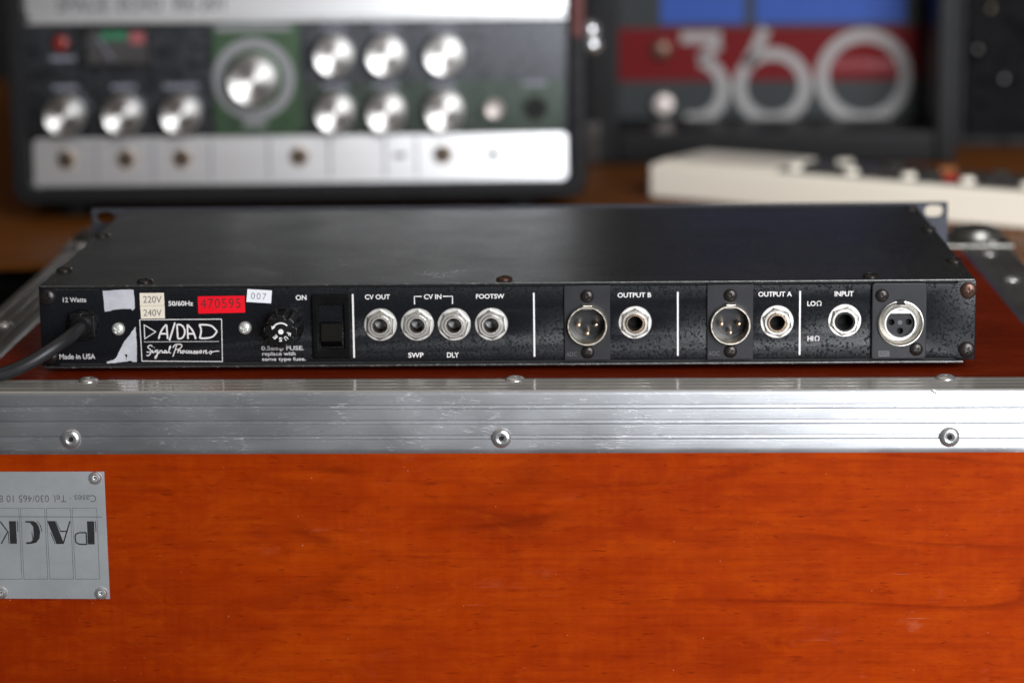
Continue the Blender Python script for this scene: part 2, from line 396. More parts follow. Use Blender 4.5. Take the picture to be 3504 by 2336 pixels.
def strokes(name, mat, parent, lines, width, y, flat=0.08, face='Y', zoff=0):
    """hand-drawn printed lines: round ribbons flattened onto the surface; (points, closed)"""
    cu = bpy.data.curves.new('s', 'CURVE'); cu.dimensions = '3D'; cu.bevel_depth = width/2; cu.bevel_resolution = 1
    cu.use_fill_caps = True
    for pts, cyc in lines: poly_spline(cu, pts, cyc)
    return from_curve(cu, name, mat, parent, (0, y, 0), face=face, flat=flat)
def tube(name, mat, parent, pts, r, seg=12):
    cu = bpy.data.curves.new('t', 'CURVE'); cu.dimensions = '3D'; cu.bevel_depth = r; cu.bevel_resolution = 4; cu.use_fill_caps = True
    pts = smooth_poly(pts, 3)
    s_ = cu.splines.new('POLY'); s_.points.add(len(pts)-1)
    for p, q in zip(s_.points, pts): p.co = (q[0], q[2], -q[1], 1)   # from_curve maps (x,y,z)->(x,-z,y)
    o = from_curve(cu, name, mat, parent); sharp(o, 50); return o
def sweep(name, mat, parent, prof, x0, x1, axis='x', closed=True, n=1):
    """extrude a (depth, height) section along x or y"""
    bm = bmesh.new(); rows = []
    for i in range(n+1):
        t = x0+(x1-x0)*i/n
        rows.append([bm.verts.new((t, a, b) if axis == 'x' else (a, t, b)) for a, b in prof])
    m = len(prof)
    for A, B in zip(rows, rows[1:]):
        for i in range(m if closed else m-1):
            bm.faces.new((A[i], A[(i+1) % m], B[(i+1) % m], B[i]))
    bm.faces.new(rows[0]); bm.faces.new(list(reversed(rows[-1])))
    return finish(bm, name, mat, parent, smooth=28)
def thing(name, label, cat, loc=(0, 0, 0), rot=(0, 0, 0), group=None):
    o = bpy.data.objects.new(name, None); C.objects.link(o); o.empty_display_size = 0.02
    o.location = loc; o.rotation_euler = rot; o['label'] = label; o['category'] = cat
    if group: o['group'] = group
    return o
def copyo(o, parent, loc, rot=None, name=None):
    c = o.copy(); C.objects.link(c); c.parent = parent; c.location = Vector(loc)*S
    if rot is not None: c.rotation_euler = rot
    if name: c.name = name
    return c
def screw_mesh(r, h, L, wd, dep, nr=14, ns=48):
    """domed head with a sunken cross, facing +h of the 'Y' frame"""
    bm = bmesh.new(); rings = []
    for j in range(nr+1):
        rr = r*j/nr
        if j == 0: pts = [(0, 0)]
        else: pts = [(rr*math.cos(2*math.pi*i/ns), rr*math.sin(2*math.pi*i/ns)) for i in range(ns)]
        row = []
        for (u, v_) in pts:
            q = math.hypot(u, v_)/r
            hh = h*math.sqrt(max(0.0, 1-0.86*q*q)) if q < 1 else h*0.30
            if (abs(u) < wd and abs(v_) < L) or (abs(v_) < wd and abs(u) < L): hh -= dep*(1-0.55*q)
            row.append(bm.verts.new((u, -hh, v_)))
        rings.append(row)
    rings.append([bm.verts.new((r*math.cos(2*math.pi*i/ns), 0.05, r*math.sin(2*math.pi*i/ns))) for i in range(ns)])
    for A, B in zip(rings, rings[1:]):
        for i in range(ns):
            if len(A) == 1: bm.faces.new((A[0], B[i], B[(i+1) % ns]))
            else: bm.faces.new((A[i], A[(i+1) % ns], B[(i+1) % ns], B[i]))
    return bm
def rivet_prof(r=4.7, h=1.6, hr=1.25):
    return [(r, -0.05), (r, 0.25), (r*0.93, 0.75), (r*0.80, 1.2), (r*0.62, h), (r*0.45, h), (hr*1.25, h*0.78), (hr, h*0.55), (hr, 0.1), (0, 0.1)]

# ------------------------------------------------------------------ setting
def structure(o): o['kind'] = 'structure'; return o
structure(boxo('wall', 'wall', None, -3000, 3000, 1900, 1950, -500, 2500))
structure(boxo('floor', 'floor', None, -3000, 3000, -900, 1900, -520, -500))

desk = thing('desk', 'brown wooden desk top behind the case, carrying the machines', 'desk', (0, 1.0, -0.5))
def desk_local(o): return o
bm = bmesh.new(); box(bm, -1300, 1300, -512, 700, 465, 470, 1.5); finish(bm, 'desk_top', 'wood_desk', desk)
boxo('frame', 'black_matte', desk, -1280, 1280, -440, 690, 438.2, 464.8, 1)
for x in (-1250, 1250):
    for y in (-470, 660):
        boxo('leg', 'wood_desk', desk, x-30, x+30, y-30, y+30, 0, 438, 2)

# ------------------------------------------------------------------ flight case
case = thing('flight_case', 'orange-brown wooden flight case with riveted aluminium edges, in front', 'flight case')
XL, XR, YF, YB, ZB = -281.0, 294.5, -50.0, 412.0, -500.0
boxo('front_panel', 'wood_case', case, XL+1, XR-1, YF+1.6, YF+9, ZB, -6)
boxo('top_panel', 'wood_top_shaded', case, XL+3, XR-3, YF+9.2, YB-3, -9, -1.4)
boxo('back_panel', 'wood_case', case, XL+1, XR-1, YB-9, YB-1.6, ZB, -9.2)
boxo('side_panel', 'wood_case', case, XL+1.6, XL+9, YF+9.2, YB-9.2, ZB, -9.2)
boxo('side_panel', 'wood_case', case, XR-9, XR-1.6, YF+9.2, YB-9.2, ZB, -9.2)
def arc(cx, cy, r, a0, a1, n=6):
    return [(cx+r*math.cos(math.radians(a0+(a1-a0)*i/n)), cy+r*math.sin(math.radians(a0+(a1-a0)*i/n))) for i in range(n+1)]
GR = [(6.6, 9.3), (13.8, 16.5), (21.0, 23.6)]
def leg_profile(dep=1.3):
    """distance from outer corner -> depth into the metal, along one leg of the angle"""
    pr = [(2.2, 0.0)]
    for a, b in GR:
        pr += [(a-0.25, 0.0), (a, 0.1), (a+0.05, dep), (a+0.5, dep*1.05), (b-0.9, dep*0.9), (b-0.25, 0.10), (b+0.05, 0.0)]
    pr += [(27.2, 0.0), (28.6, 0.35), (29.9, 1.25), (30.1, 1.55)]
    return pr
def angle_section(sx=1.0):
    """(a, z) with outer corner at (0, 0): top leg runs to +a, front leg to -z"""
    top = [(d, -dd) for d, dd in leg_profile(0.22)]
    frt = [(dd, -d) for d, dd in leg_profile()]
    cor = arc(2.2, -2.2, 2.2, 90, 180, 6)
    pts = list(reversed(top)) + cor[1:-1] + frt
    inner = [(1.58, -30.1), (1.58, -1.58), (30.1, -1.58)]
    return pts, inner
pts, inner = angle_section()
top_n = len(leg_profile())
# the top leg and the front leg of one extrusion are polished / scuffed differently: two material slots, one mesh
sec = [(YF+a, z) for a, z in pts] + [(YF+1.62, -29.6), (YF+1.62, -1.6), (YF+29.6, -1.62)]
ft = sweep('edge_trim', 'alu_x', case, sec, XL, XR, 'x')
ft.data.materials.append(MT['alu_top'])
for p in ft.data.polygons:
    if p.center.y > (YF+1.2)*S and p.center.z > -1.5*S and abs(p.normal.z) > 0.5: p.material_index = 1
ft['label'] = 'grooved scuffed aluminium edge along the front'
secs = [(XL+a, z) for a, z in pts] + [(XL+1.62, -29.6), (XL+1.62, -1.6), (XL+29.6, -1.62)]
sweep('edge_trim', 'alu_y', case, secs, YF+30.3, YB-30.3, 'y')
secs = [(XR-a, z) for a, z in pts] + [(XR-1.62, -29.6), (XR-1.62, -1.6), (XR-29.6, -1.62)]
sweep('edge_trim', 'alu_y', case, secs, YF+30.3, YB-30.3, 'y')
secs = [(YB-a, z) for a, z in pts] + [(YB-1.62, -29.6), (YB-1.62, -1.6), (YB-29.6, -1.62)]
sweep('edge_trim', 'alu_y', case, secs, XL, XR, 'x')
def rivet(par, loc, rot=(0, 0, 0), k_=1.0):
    r_ = copyo(rv, par, loc, rot); r_.scale = (k_, k_, k_)
    c_ = copyo(rv_hole_shade, r_, (0, 0, 0)); return r_
rv = latheo('rivet', 'rivet', case, rivet_prof(), 'Y', 40, (-201.2, YF-0.0, -22.4))
rv_hole_shade = latheo('rivet_hole_shade', 'hole', rv, [(1.3, 0.35), (1.1, 0.2), (0, 0.15)], 'Y', 20)  # dark disc standing in for the shade inside the rivet hole
for x in (-0.9, 205.6): rivet(case, (x, YF, -22.4))
for i, x in enumerate((-196.6, 4.9, 206.4)):
    rivet(case, (x, YF+24.5, -0.05), (math.radians(-90), 0, random.random()))
for y in (115, 240, 330):
    for x in (XL+15, XR-17): rivet(case, (x, y, -0.05), (math.radians(-90), 0, 0))
# small shaving of metal on the front edge
bm = bmesh.new(); lathe(bm, [(1.3, -0.1), (1.3, 0.05), (1.0, 0.25), (0, 0.35)], 'Y', 16)
bmesh.ops.scale(bm, vec=(1.9, 1, 0.75), verts=bm.verts[:]); bmesh.ops.rotate(bm, cent=(0, 0, 0), matrix=Matrix.Rotation(0.5, 3, 'Y'), verts=bm.verts[:])
finish(bm, 'metal_burr', 'rivet', case, (199.2, YF+0.3, -1.6))
# ball corners at the back
def ball_corner(x, sx):
    bm = bmesh.new()
    box(bm, x-26, x+26, YB-56, YB+2.2, -1.2, 1.0, 0.9)
    lathe(bm, [(16, -3), (16, 2), (14.5, 5), (10, 7), (4.5, 8), (0, 8.2)], 'Z', 32, (x+sx*8, YB-18, 0))
    o = finish(bm, 'ball_corner', 'corner_steel', case)
    for dx, dy in ((-18*sx, -14), (-17*sx, -46), (14*sx, -46)):
        r_ = copyo(rv, o, (x+dx, YB+dy, 0.9), (math.radians(-90), 0, 0))
ball_corner(XR-24, 1); ball_corner(XL+24, -1)

# nameplate, riveted upside down
def NP(px, py): return (-190.63+(px-1078-(py-455)*0.0455)*0.0421, -55.7-(py-455)*0.0433)
YP = YF+1.6
pl = plate('nameplate', 'nameplate', case, [[(-277, -38.15), (-186.55, -38.2), (-186.1, -99.8), (-277, -99.4)]], 0.9, YP-0.9, 0.12)
pl['label'] = 'grey metal nameplate riveted upside down'
yp = YP-0.93
for x, z in ((-190.74, -41.2), (-190.1, -97.0), (-237.6, -96.7)):
    r_ = latheo('rivet', 'rivet', pl, rivet_prof(3.1, 1.3, 0.85), 'Y', 32)
    r_.location = (x*S, (yp)*S-pl.location.y, z*S)
def onplate(o): o.location.y -= pl.location.y; return o
onplate(text('Cases · Tel. 030/465 10 8', -236.3, -190.75, -52.75, -49.35, yp, 'ink_grey', pl, 'plate_lettering', math.pi, 0.0))
fr = []
for a, b in ((805, 1078), (517, 785), (227, 497), (-63, 207)):
    fr.append(([NP(a, 455), NP(b, 455), NP(b+37, 1247), NP(a+40, 1247)], True))
fr.append(([NP(1137, 553), NP(-300, 545)], False))
onplate(strokes('plate_rule', 'ink_grey', pl, fr, 0.30, yp))
ink = []
ink.append([(970, 600), (1050, 600), (1058, 858), (982, 858)])
ink.append([(525, 597), (615, 597), (715, 852), (630, 855)])
ink.append([(280, 597), (370, 597), (405, 615), (432, 655), (448, 720), (440, 790), (405, 838), (340, 853), (290, 853), (292, 835), (345, 828), (368, 800), (375, 730), (368, 660), (335, 617), (282, 612)])
ink.append([(98, 597), (175, 597), (188, 850), (112, 850)])
onplate(plate('plate_lettering', 'ink', pl, [[NP(*q) for q in reversed(ink[0])]], 0.05, yp-0.03))
for q_ in ink[1:]: onplate(plate('plate_lettering', 'ink', pl, [[NP(*q) for q in reversed(q_)]], 0.05, yp-0.03))
def npl(*a): return ([NP(*q) for q in a], False)
for ln_, wd_ in ([(l_, 0.62) for l_ in (
    (smooth_poly([NP(*q) for q in ((962, 727), (880, 727), (843, 745), (838, 790), (848, 840), (890, 858), (972, 858))], 1), False), npl((962, 727), (970, 858)),
    npl((780, 600), (706, 850)), npl((672, 712), (738, 712)), npl((0, 602), (85, 715), (12, 850)))]
    + [(l_, 0.34) for l_ in (npl((1064, 600), (1072, 720)), npl((624, 600), (674, 712)), npl((565, 725), (616, 852)),
    npl((410, 597), (448, 640), (467, 712)), npl((355, 715), (363, 800)), npl((192, 597), (199, 716)), npl((92, 715), (99, 850)))]):
    onplate(strokes('plate_lettering', 'ink', pl, [ln_], wd_, yp))

# ------------------------------------------------------------------ the effects unit (seen from behind)
unit = thing('effects_unit', 'black one-space rack effects unit seen from behind, lying on the case', 'rack unit', (0, 0, 0.003), (0, -0.00309, 0))
HW, D = 223.5, 244.0
JACKS = [(-59.9, 18.8), (-42.2, 18.8), (-24.55, 18.75), (-6.8, 18.75), (61.8, 19.1), (129.3, 19.0), (161.4, 19.35)]
XM = [(39.0, 18.4), (107.0, 18.35)]; XFc = (187.6, 18.3)
out = [(-HW, 0.0), (-215, 0.0), (-214.2, 0.9), (214.2, 0.9), (215, 0.0), (HW, 0.0), (HW, 38.3), (215.2, 38.3), (214.2, 37.0), (-214.2, 37.0), (-215.2, 38.3), (-HW, 38.3)]
holes = [circ(x, z, 4.9) for x, z in JACKS] + [circ(x, z, 9.1) for x, z in XM] + [circ(XFc[0], XFc[1], 10.4)]
rp = plate('rear_panel', 'panel_black', unit, [out]+holes, 1.4, 0.0, 0.45)
# covers and chassis
bm = bmesh.new(); box(bm, -HW+0.8, HW-0.8, -0.7, D-2, 37.95, 39.0, 0.3); finish(bm, 'top_cover', 'cover_black', unit)
bm = bmesh.new(); box(bm, -HW+1.5, HW-5.5, -0.6, D-2, -1.6, -0.45, 0.3); finish(bm, 'bottom_cover', 'cover_black', unit)
boxo('side_wall', 'panel_black', unit, -HW+0.1, -HW+1.6, 1.5, D-2, -0.4, 37.9)
boxo('side_wall', 'panel_black', unit, HW-1.6, HW-0.1, 1.5, D-2, -0.4, 37.9)
boxo('chassis_lip', 'black_matte', unit, -HW+2, HW-2, 2.2, 3.2, 36.4, 37.9)
boxo('chassis_lip', 'black_matte', unit, -HW+2, HW-2, 2.2, 3.2, -0.4, 1.6)
# front rack panel with ears (slots)
def slot(cx, cz): return rrect(cx-5.2, cx+5.2, cz-3.4, cz+3.4, 3.3)
plate('rack_ear_panel', 'ear_alu', unit, [rrect(-241.3, 241.3, -2.2, 40.0, 0.6), slot(-233.5, 35.0), slot(233.5, 35.0), slot(-233.5, 4.0), slot(233.5, 4.0)], 3.0, D-1.9, 0.25)
# screws
scA = finish(screw_mesh(3.9, 1.9, 1.75, 0.42, 0.95), 'screw', 'screw_brown', unit, (219.75, -0.02, 33.55))
scB = finish(screw_mesh(3.9, 1.9, 1.75, 0.42, 0.95), 'screw', 'screw_black', unit, (219.6, -0.02, 4.75)); scB.rotation_euler = (0, 0.5, 0)
copyo(scB, unit, (-219.4, -0.02, 33.25), (0, 0.2, 0)); copyo(scB, unit, (-219.5, -0.02, 4.6), (0, 0.9, 0))
for i, (x, y) in enumerate(((-219.0, 42), (-173.6, 7.6), (-0.6, 7.6), (174.4, 7.6), (219.6, 50), (-219, 150), (219.3, 150), (219, 226))):
    s_ = copyo(scA if i == 2 else scB, unit, (x, y, 39.0), (math.radians(-90), 0, i*0.7))
for x in (-174.4, 0.5, 174.0):
    copyo(scB, unit, (x, 9.5, -1.55), (math.radians(90), 0, 0.4)); copyo(scB, unit, (x, 200, -1.55), (math.radians(90), 0, 0.4))
zs = finish(screw_mesh(3.15, 2.3, 1.9, 0.5, 0.8), 'screw', 'screw_zinc', unit, (-185.9, -0.02, 17.6)); zs.rotation_euler = (0, 0.6, 0)
copyo(zs, unit, (-124.95, -0.02, 17.7), (0, 0.25, 0))

# jacks
def jack(x, z, mat_b, black=False, rot=0.0):
    j = thing('phone_jack', '', ''); del j['label']; del j['category']
    j.parent = unit; j.location = Vector((x, 0, z))*S
    latheo('washer', 'washer', j, [(4.9, 0.0), (7.95, 0.0), (7.95, 0.55), (7.7, 0.75), (5.0, 0.75)], 'Y', 48)
    bm = bmesh.new()
    R6 = 7.25
    lathe(bm, [(R6, 0.76), (R6, 1.95), (R6*0.90, 2.45), (4.9, 2.45), (4.9, 0.76)], 'Y', 6)
    bmesh.ops.rotate(bm, cent=(0, 0, 0), matrix=Matrix.Rotation(rot+math.radians(30), 3, 'Y'), verts=bm.verts[:])
    finish(bm, 'hex_nut', 'washer' if rot > 0.1 else 'nickel', j, smooth=10)
    latheo('nut_collar', 'nickel', j, [(6.2, 2.2), (6.15, 2.6), (5.9, 2.85), (4.9, 2.85), (4.8, 2.2)], 'Y', 48)
    latheo('bushing', mat_b, j, [(4.65, 1.0), (4.65, 3.9), (4.4, 4.25), (3.75, 4.25), (3.45, 3.9), (3.40, 1.5)], 'Y', 48)
    latheo('barrel', 'hole' if black else 'screw_brown', j, [(3.40, 1.5), (3.4, -9.0)], 'Y', 40)
    latheo('contact', 'hole' if black else 'socket_dark', j, [(3.44, -7.5), (1.2, -8.0), (0, -8.2)], 'Y', 20)  # barrel floor, coloured dark for the shade in the hole
    return j
for i, (x, z) in enumerate(JACKS):
    jack(x, z, ['nickel', 'nickel', 'nickel', 'nickel', 'nickel_warm', 'nickel_warm', 'black_plastic'][i], i > 3, [0.05, 0.12, 0.3, -0.1, 0.06, -0.2, 0.22][i])

# XLR sockets
def sub(name, x, z):
    o = bpy.data.objects.new(name, None); C.objects.link(o); o.empty_display_size = 0.01; o.parent = unit
    o.location = Vector((x, 0, z))*S; return o
smS = screw_mesh(3.15, 1.7, 1.45, 0.36, 0.85)
sx_ = finish(smS, 'screw', 'screw_black', unit); SM = sx_.data; bpy.data.objects.remove(sx_)
def add_screw(par, x, z, y, r):
    o = link('screw', SM, None, par); o.location = Vector((x, y, z))*S; o.rotation_euler = (0, r, 0)
def xlr_male(cx, cz, mark):
    g = sub('output_socket', cx, cz)
    p_ = plate('socket_plate', 'socket_grey', g, [rect(-11.0, 10.9, -17.2, 18.9), circ(0, 0, 8.9, 48)], 1.7, -1.7, 0.28)
    shell = [(9.5, 1.6), (9.5, 5.4), (9.35, 5.7), (8.75, 5.7), (8.55, 5.4), (8.45, -7.0)]
    latheo('shell', 'shell_nickel', g, shell, 'Y', 64)
    latheo('insert', 'socket_dark', g, [(8.44, -5.4), (6.6, -5.5), (6.5, -6.0), (0, -6.0)], 'Y', 48)
    bm = bmesh.new(); box(bm, -2.2, 2.2, -5.9, -1.7, 9.3, 10.1, 0.25); finish(bm, 'key_tab', 'shell_nickel', g)
    bm = bmesh.new(); box(bm, -2.2, 2.2, -0.2, 4.2, 7.0, 8.2, 0.2); finish(bm, 'key_rib', 'nickel', g)
    for px, pz in ((-4.1, -0.2), (4.1, -0.2), (0, -4.3)):
        latheo('pin', 'gold_pin', g, [(1.05, -6.0), (1.05, 1.6), (0.8, 2.2), (0.35, 2.45), (0, 2.5)], 'Y', 16, (px, 0, pz))
    add_screw(g, 0, 13.85, -1.68, 0.3); add_screw(g, 0.15, -13.25, -1.68, 1.0)
    if mark: text('ADC', -10.3, -4.9, -15.3, -13.2, -1.72, 'adc_mark', g, 'embossed_lettering')
xlr_male(*XM[0], True); xlr_male(*XM[1], True)
g = sub('input_socket', *XFc)
plate('socket_plate', 'socket_grey', g, [rrect(-13.6, 12.4, -17.4, 19.4, 1.6), circ(0, 0, 10.3, 56)], 2.6, -2.6, 0.55)
latheo('shell', 'nickel_bright', g, [(11.0, 2.5), (11.05, 3.4), (10.85, 3.75), (10.5, 3.8), (10.1, 3.3), (9.75, 1.8), (9.7, -6)], 'Y', 72)
latheo('shell_floor', 'nickel', g, [(9.69, -4.2), (7.6, -4.8), (7.4, -4.8)], 'Y', 48)
latheo('insert_ring', 'washer', g, [(7.75, -5.0), (7.75, 2.6), (7.5, 3.2), (6.85, 3.2), (6.7, 2.8), (6.7, -3.0)], 'Y', 56)
disc = [(6.69*math.cos(math.radians(a)), 6.69*math.sin(math.radians(a))) for a in range(137, 404, 6)]
plate('insert', 'socket_grey', g, [disc, circ(-4.05, 0.1, 1.5, 20), circ(4.1, 0.2, 1.5, 20), circ(0.1, -4.1, 1.5, 20)], 2.5, -0.6, 0.15)
latheo('contact_well', 'hole', g, [(6.6, -3.2), (0, -3.3)], 'Y', 32)
boxo('release_key', 'washer', g, -4.7, 4.7, -2.6, 3, 4.6, 6.2, 0.2)
latheo('centre_boss', 'adc_mark', g, [(1.15, 0.55), (1.1, 0.75), (0, 0.78)], 'Y', 20)
boxo('latch_notch', 'hole', g, -1.9, 1.9, -3.95, -2.4, 9.0, 11.3, 0.2)
add_screw(g, -8.85, 13.5, -2.58, 0.15); add_screw(g, 7.7, -12.6, -2.58, 0.85)
boxo('mark_plaque', 'adc_mark', g, -10.2, -5.0, -2.68, -2.55, -16.1, -13.3)
text('ADC', -10.0, -5.2, -15.6, -13.6, -2.74, 'socket_dark', g, 'embossed_lettering', weight=0.1)

# fuse holder
fx, fz = -106.1, 18.5
g = sub('fuse_holder', fx, fz)
latheo('flange', 'black_plastic', g, [(0, 0.0), (9.5, 0.0), (9.5, 1.4), (9.0, 2.0), (0, 2.0)], 'Y', 56)
def flute(a, r, h):
    t = (a*8/(2*math.pi)) % 1.0; q = abs(t-0.5)*2
    if h > 4.0 and r > 6.5: return r-1.35*max(0.0, 1-(q/0.42)**2)
    return r
latheo('fuse_cap', 'black_plastic', g, [(8.9, 1.9), (8.8, 4.2), (8.6, 4.6), (8.15, 13.8), (7.7, 14.6), (7.2, 14.8), (0, 14.8)], 'Y', 128, rad=flute)
fy = -14.84
latheo('cap_dot', 'print_white', g, [(1.28, 14.8), (1.25, 14.88), (0, 14.88)], 'Y', 24)
arcp = [(4.15*math.cos(math.radians(a)), 4.15*math.sin(math.radians(a))) for a in range(43, 150, 6)]
strokes('arrow_print', 'print_white', g, [(arcp, False)], 0.85, fy)
ax, az = arcp[-1]
plate('arrow_print', 'print_white', g, [[(ax-1.0, az+0.5), (ax-0.75, az-1.35), (ax+1.0, az-0.15)]], 0.06, fy-0.03)
for ch, dx, dz in (('F', 3.75, -1.15), ('U', 2.35, -3.1), ('S', -0.25, -3.75), ('E', -2.7, -2.45)):
    text(ch, dx-0.75, dx+0.75, dz-1.05, dz+1.05, fy, 'print_white', g, 'cap_lettering', math.atan2(dz, dx)-math.pi/2, 0.25)

# power switch
g = sub('power_switch', -83.4, 18.4)
plate('bezel', 'switch_black', g, [rrect(-9.1, 9.1, -15.4, 15.4, 0.8), rect(-6.0, 6.2, -10.6, 10.6)], 2.2, -2.2, 0.5)
bm = bmesh.new()
pr = [(4.5, -10.4), (-0.2, -10.2), (-3.6, -7.0), (-3.0, 1.7), (0.4, 2.2), (1.8, 9.9), (4.5, 10.3)]
for x in (-4.9, 4.95): pass
rows = [[bm.verts.new((x, y, z)) for y, z in pr] for x in (-4.9, 5.0)]
for i in range(len(pr)): bm.faces.new((rows[0][i], rows[0][(i+1) % len(pr)], rows[1][(i+1) % len(pr)], rows[1][i]))
bm.faces.new(rows[0]); bm.faces.new(rows[1])
finish(bm, 'rocker', 'switch_black', g, smooth=20)
boxo('rocker_face', 'switch_lit_face', g, -4.7, 4.85, -3.72, -3.2, -6.7, 1.55, 0.15)

# strain relief and power cord
g = sub('strain_relief', -203.0, 19.8)
latheo('collar', 'black_plastic', g, [(0, 0), (7.6, 0), (7.6, 1.6), (7.1, 2.4), (5.6, 2.6), (5.4, 7.0), (4.6, 7.6), (3.2, 7.6)], 'Y', 40)
boxo('clamp', 'black_plastic', g, 1.2, 6.6, -5.0, -1.2, -5.4, 5.4, 0.6)
boxo('clamp', 'black_plastic', g, -5.2, 0.6, -6.4, -1.2, 3.2, 6.6, 0.6)
tube('power_cord', 'rubber', unit, [(-203, 2, 19.8), (-203, -9, 19.6), (-206, -20, 17.6), (-213, -28, 13.2), (-224, -32, 7.0), (-238, -33, 1.6), (-256, -34, 0.4), (-275, -40, 0.4)], 3.25)
cordlow = tube('power_cord', 'rubber', unit, [(-275, -40, 0.4), (-290, -46, -0.5), (-305, -54, -14), (-309, -58, -60), (-310, -60, -200)], 3.25)

# stickers and tape
def poly(name, mat, pts, thick=0.12, y=None):
    return plate(name, mat, unit, [list(reversed(pts))], thick, -thick if y is None else y)
def rough(pts, amp, n=5):
    out_ = []
    for i, a in enumerate(pts):
        b = pts[(i+1) % len(pts)]
        for j in range(n):
            t = j/n; out_.append((a[0]+(b[0]-a[0])*t+random.uniform(-amp, amp), a[1]+(b[1]-a[1])*t+random.uniform(-amp, amp)))
    return out_
poly('tape_scrap', 'tape', rough([(-192.6, 36.2), (-185, 36.7), (-177.8, 36.6), (-177.5, 27.6), (-178.9, 26.4), (-179.5, 27.5), (-187.1, 27.0), (-192.2, 25.9)], 0.13))
plate('tape_scrap', 'tape', unit, [list(reversed(rough([(-177.6, 18.8), (-177.4, 9), (-177.6, 1.5), (-179.5, 1.25), (-180.6, 2.1), (-182.7, 1.7), (-187.6, 1.05), (-192.0, 0.75), (-192.2, 1.6), (-188.9, 2.4), (-187.4, 3.6), (-186.3, 6.0), (-183.4, 11.4), (-180.6, 14.6)], 0.11))),
      [(-183.4, 5.0), (-182.4, 5.3), (-181.9, 4.5), (-182.5, 3.6), (-182.5, 2.6), (-182.8, 2.6), (-182.8, 3.7)]], 0.12, -0.12)
poly('voltage_sticker', 'label_cream', [(-175.05, 34.95), (-163.35, 35.0), (-163.3, 28.85), (-175.05, 28.8)])
poly('voltage_sticker', 'label_cream', [(-175.0, 28.68), (-163.25, 28.75), (-163.3, 22.6), (-174.8, 22.5)])
text('220V', -173.45, -164.55, 30.15, 33.5, -0.15, 'ink_grey', unit, 'sticker_lettering', 0, 0.0)
text('240V', -173.55, -164.75, 23.75, 27.0, -0.15, 'ink_grey', unit, 'sticker_lettering', 0, 0.0)
poly('serial_sticker', 'label_red', [(-147.2, 33.15), (-124.7, 33.35), (-124.6, 25.1), (-147.2, 24.8)])
text('470595', -145.9, -126.75, 27.35, 32.05, -0.15, 'ink_dark_red', unit, 'sticker_lettering', 0.006, 0.0, space=1.15)
poly('number_sticker', 'label_white', [(-123.2, 36.55), (-111.45, 35.75), (-112.1, 29.5), (-123.9, 30.35)], y=-0.16)
text('007', -121.55, -114.3, 31.5, 34.6, -0.19, 'ink_grey', unit, 'sticker_lettering', -0.07, -0.1, space=1.25)

# screen print
yt = -0.05
def T(b, x0, x1, z0, z1, m='print_white', wgt=0.20): return text(b, x0, x1, z0, z1, yt, m, unit, 'panel_lettering', 0, wgt)
T('12 Watts', -212.1, -200.85, 30.7, 33.1, 'print_dim'); T('Made in USA', -215.0, -197.6, 2.9, 5.5, 'print_dim')
T('50/60Hz', -161.4, -149.5, 28.6, 31.0)
T('ON', -100.2, -95.05, 30.95, 33.45)
T('0.5amp FUSE.', -117.4, -97.0, 6.0, 8.75, 'print_dim'); T('replace with', -117.1, -101.1, 3.5, 5.95, 'print_dim'); T('same type fuse.', -117.3, -96.1, 0.95, 3.25, 'print_dim')
T('CV OUT', -67.1, -55.1, 31.1, 33.45); T('CV IN', -38.85, -30.5, 31.0, 33.4); T('FOOTSW', -14.0, -0.5, 31.05, 33.35)
T('SWP', -46.9, -39.55, 2.6, 5.1); T('DLY', -28.3, -22.6, 2.55, 5.05)
T('OUTPUT B', 53.5, 69.5, 31.15, 33.5); T('OUTPUT A', 120.4, 136.3, 31.1, 33.5); T('INPUT', 156.55, 165.5, 31.0, 33.45)
T('LO', 143.65, 147.6, 26.4, 28.8); T('HI', 143.9, 146.6, 9.5, 11.9)
def omega(cx, z0):
    a = [(cx-1.15, z0+0.2), (cx-0.45, z0+0.2), (cx-0.5, z0+0.5)]
    arcs = [(cx+1.0*math.cos(math.radians(t)), z0+1.35+1.0*math.sin(math.radians(t))) for t in range(235, -56, -15)]
    strokes('panel_lettering', 'print_white', unit, [(a[:2]+arcs+[(cx+0.45, z0+0.2), (cx+1.15, z0+0.2)], False)], 0.42, yt+0.03)
omega(149.2, 26.4); omega(148.4, 9.5)
for x in (-72.9, 13.6, 82.15, 140.18):
    boxo('divider_line', 'print_white', unit, x-0.42, x+0.42, yt-0.03, -0.001, 2.75, 33.75)
strokes('bracket_line', 'print_white', unit, [([(-43.45, 28.6), (-43.45, 32.35), (-39.95, 32.35)], False), ([(-29.8, 32.3), (-25.3, 32.3), (-25.3, 28.6)], False)], 0.66, yt+0.03)
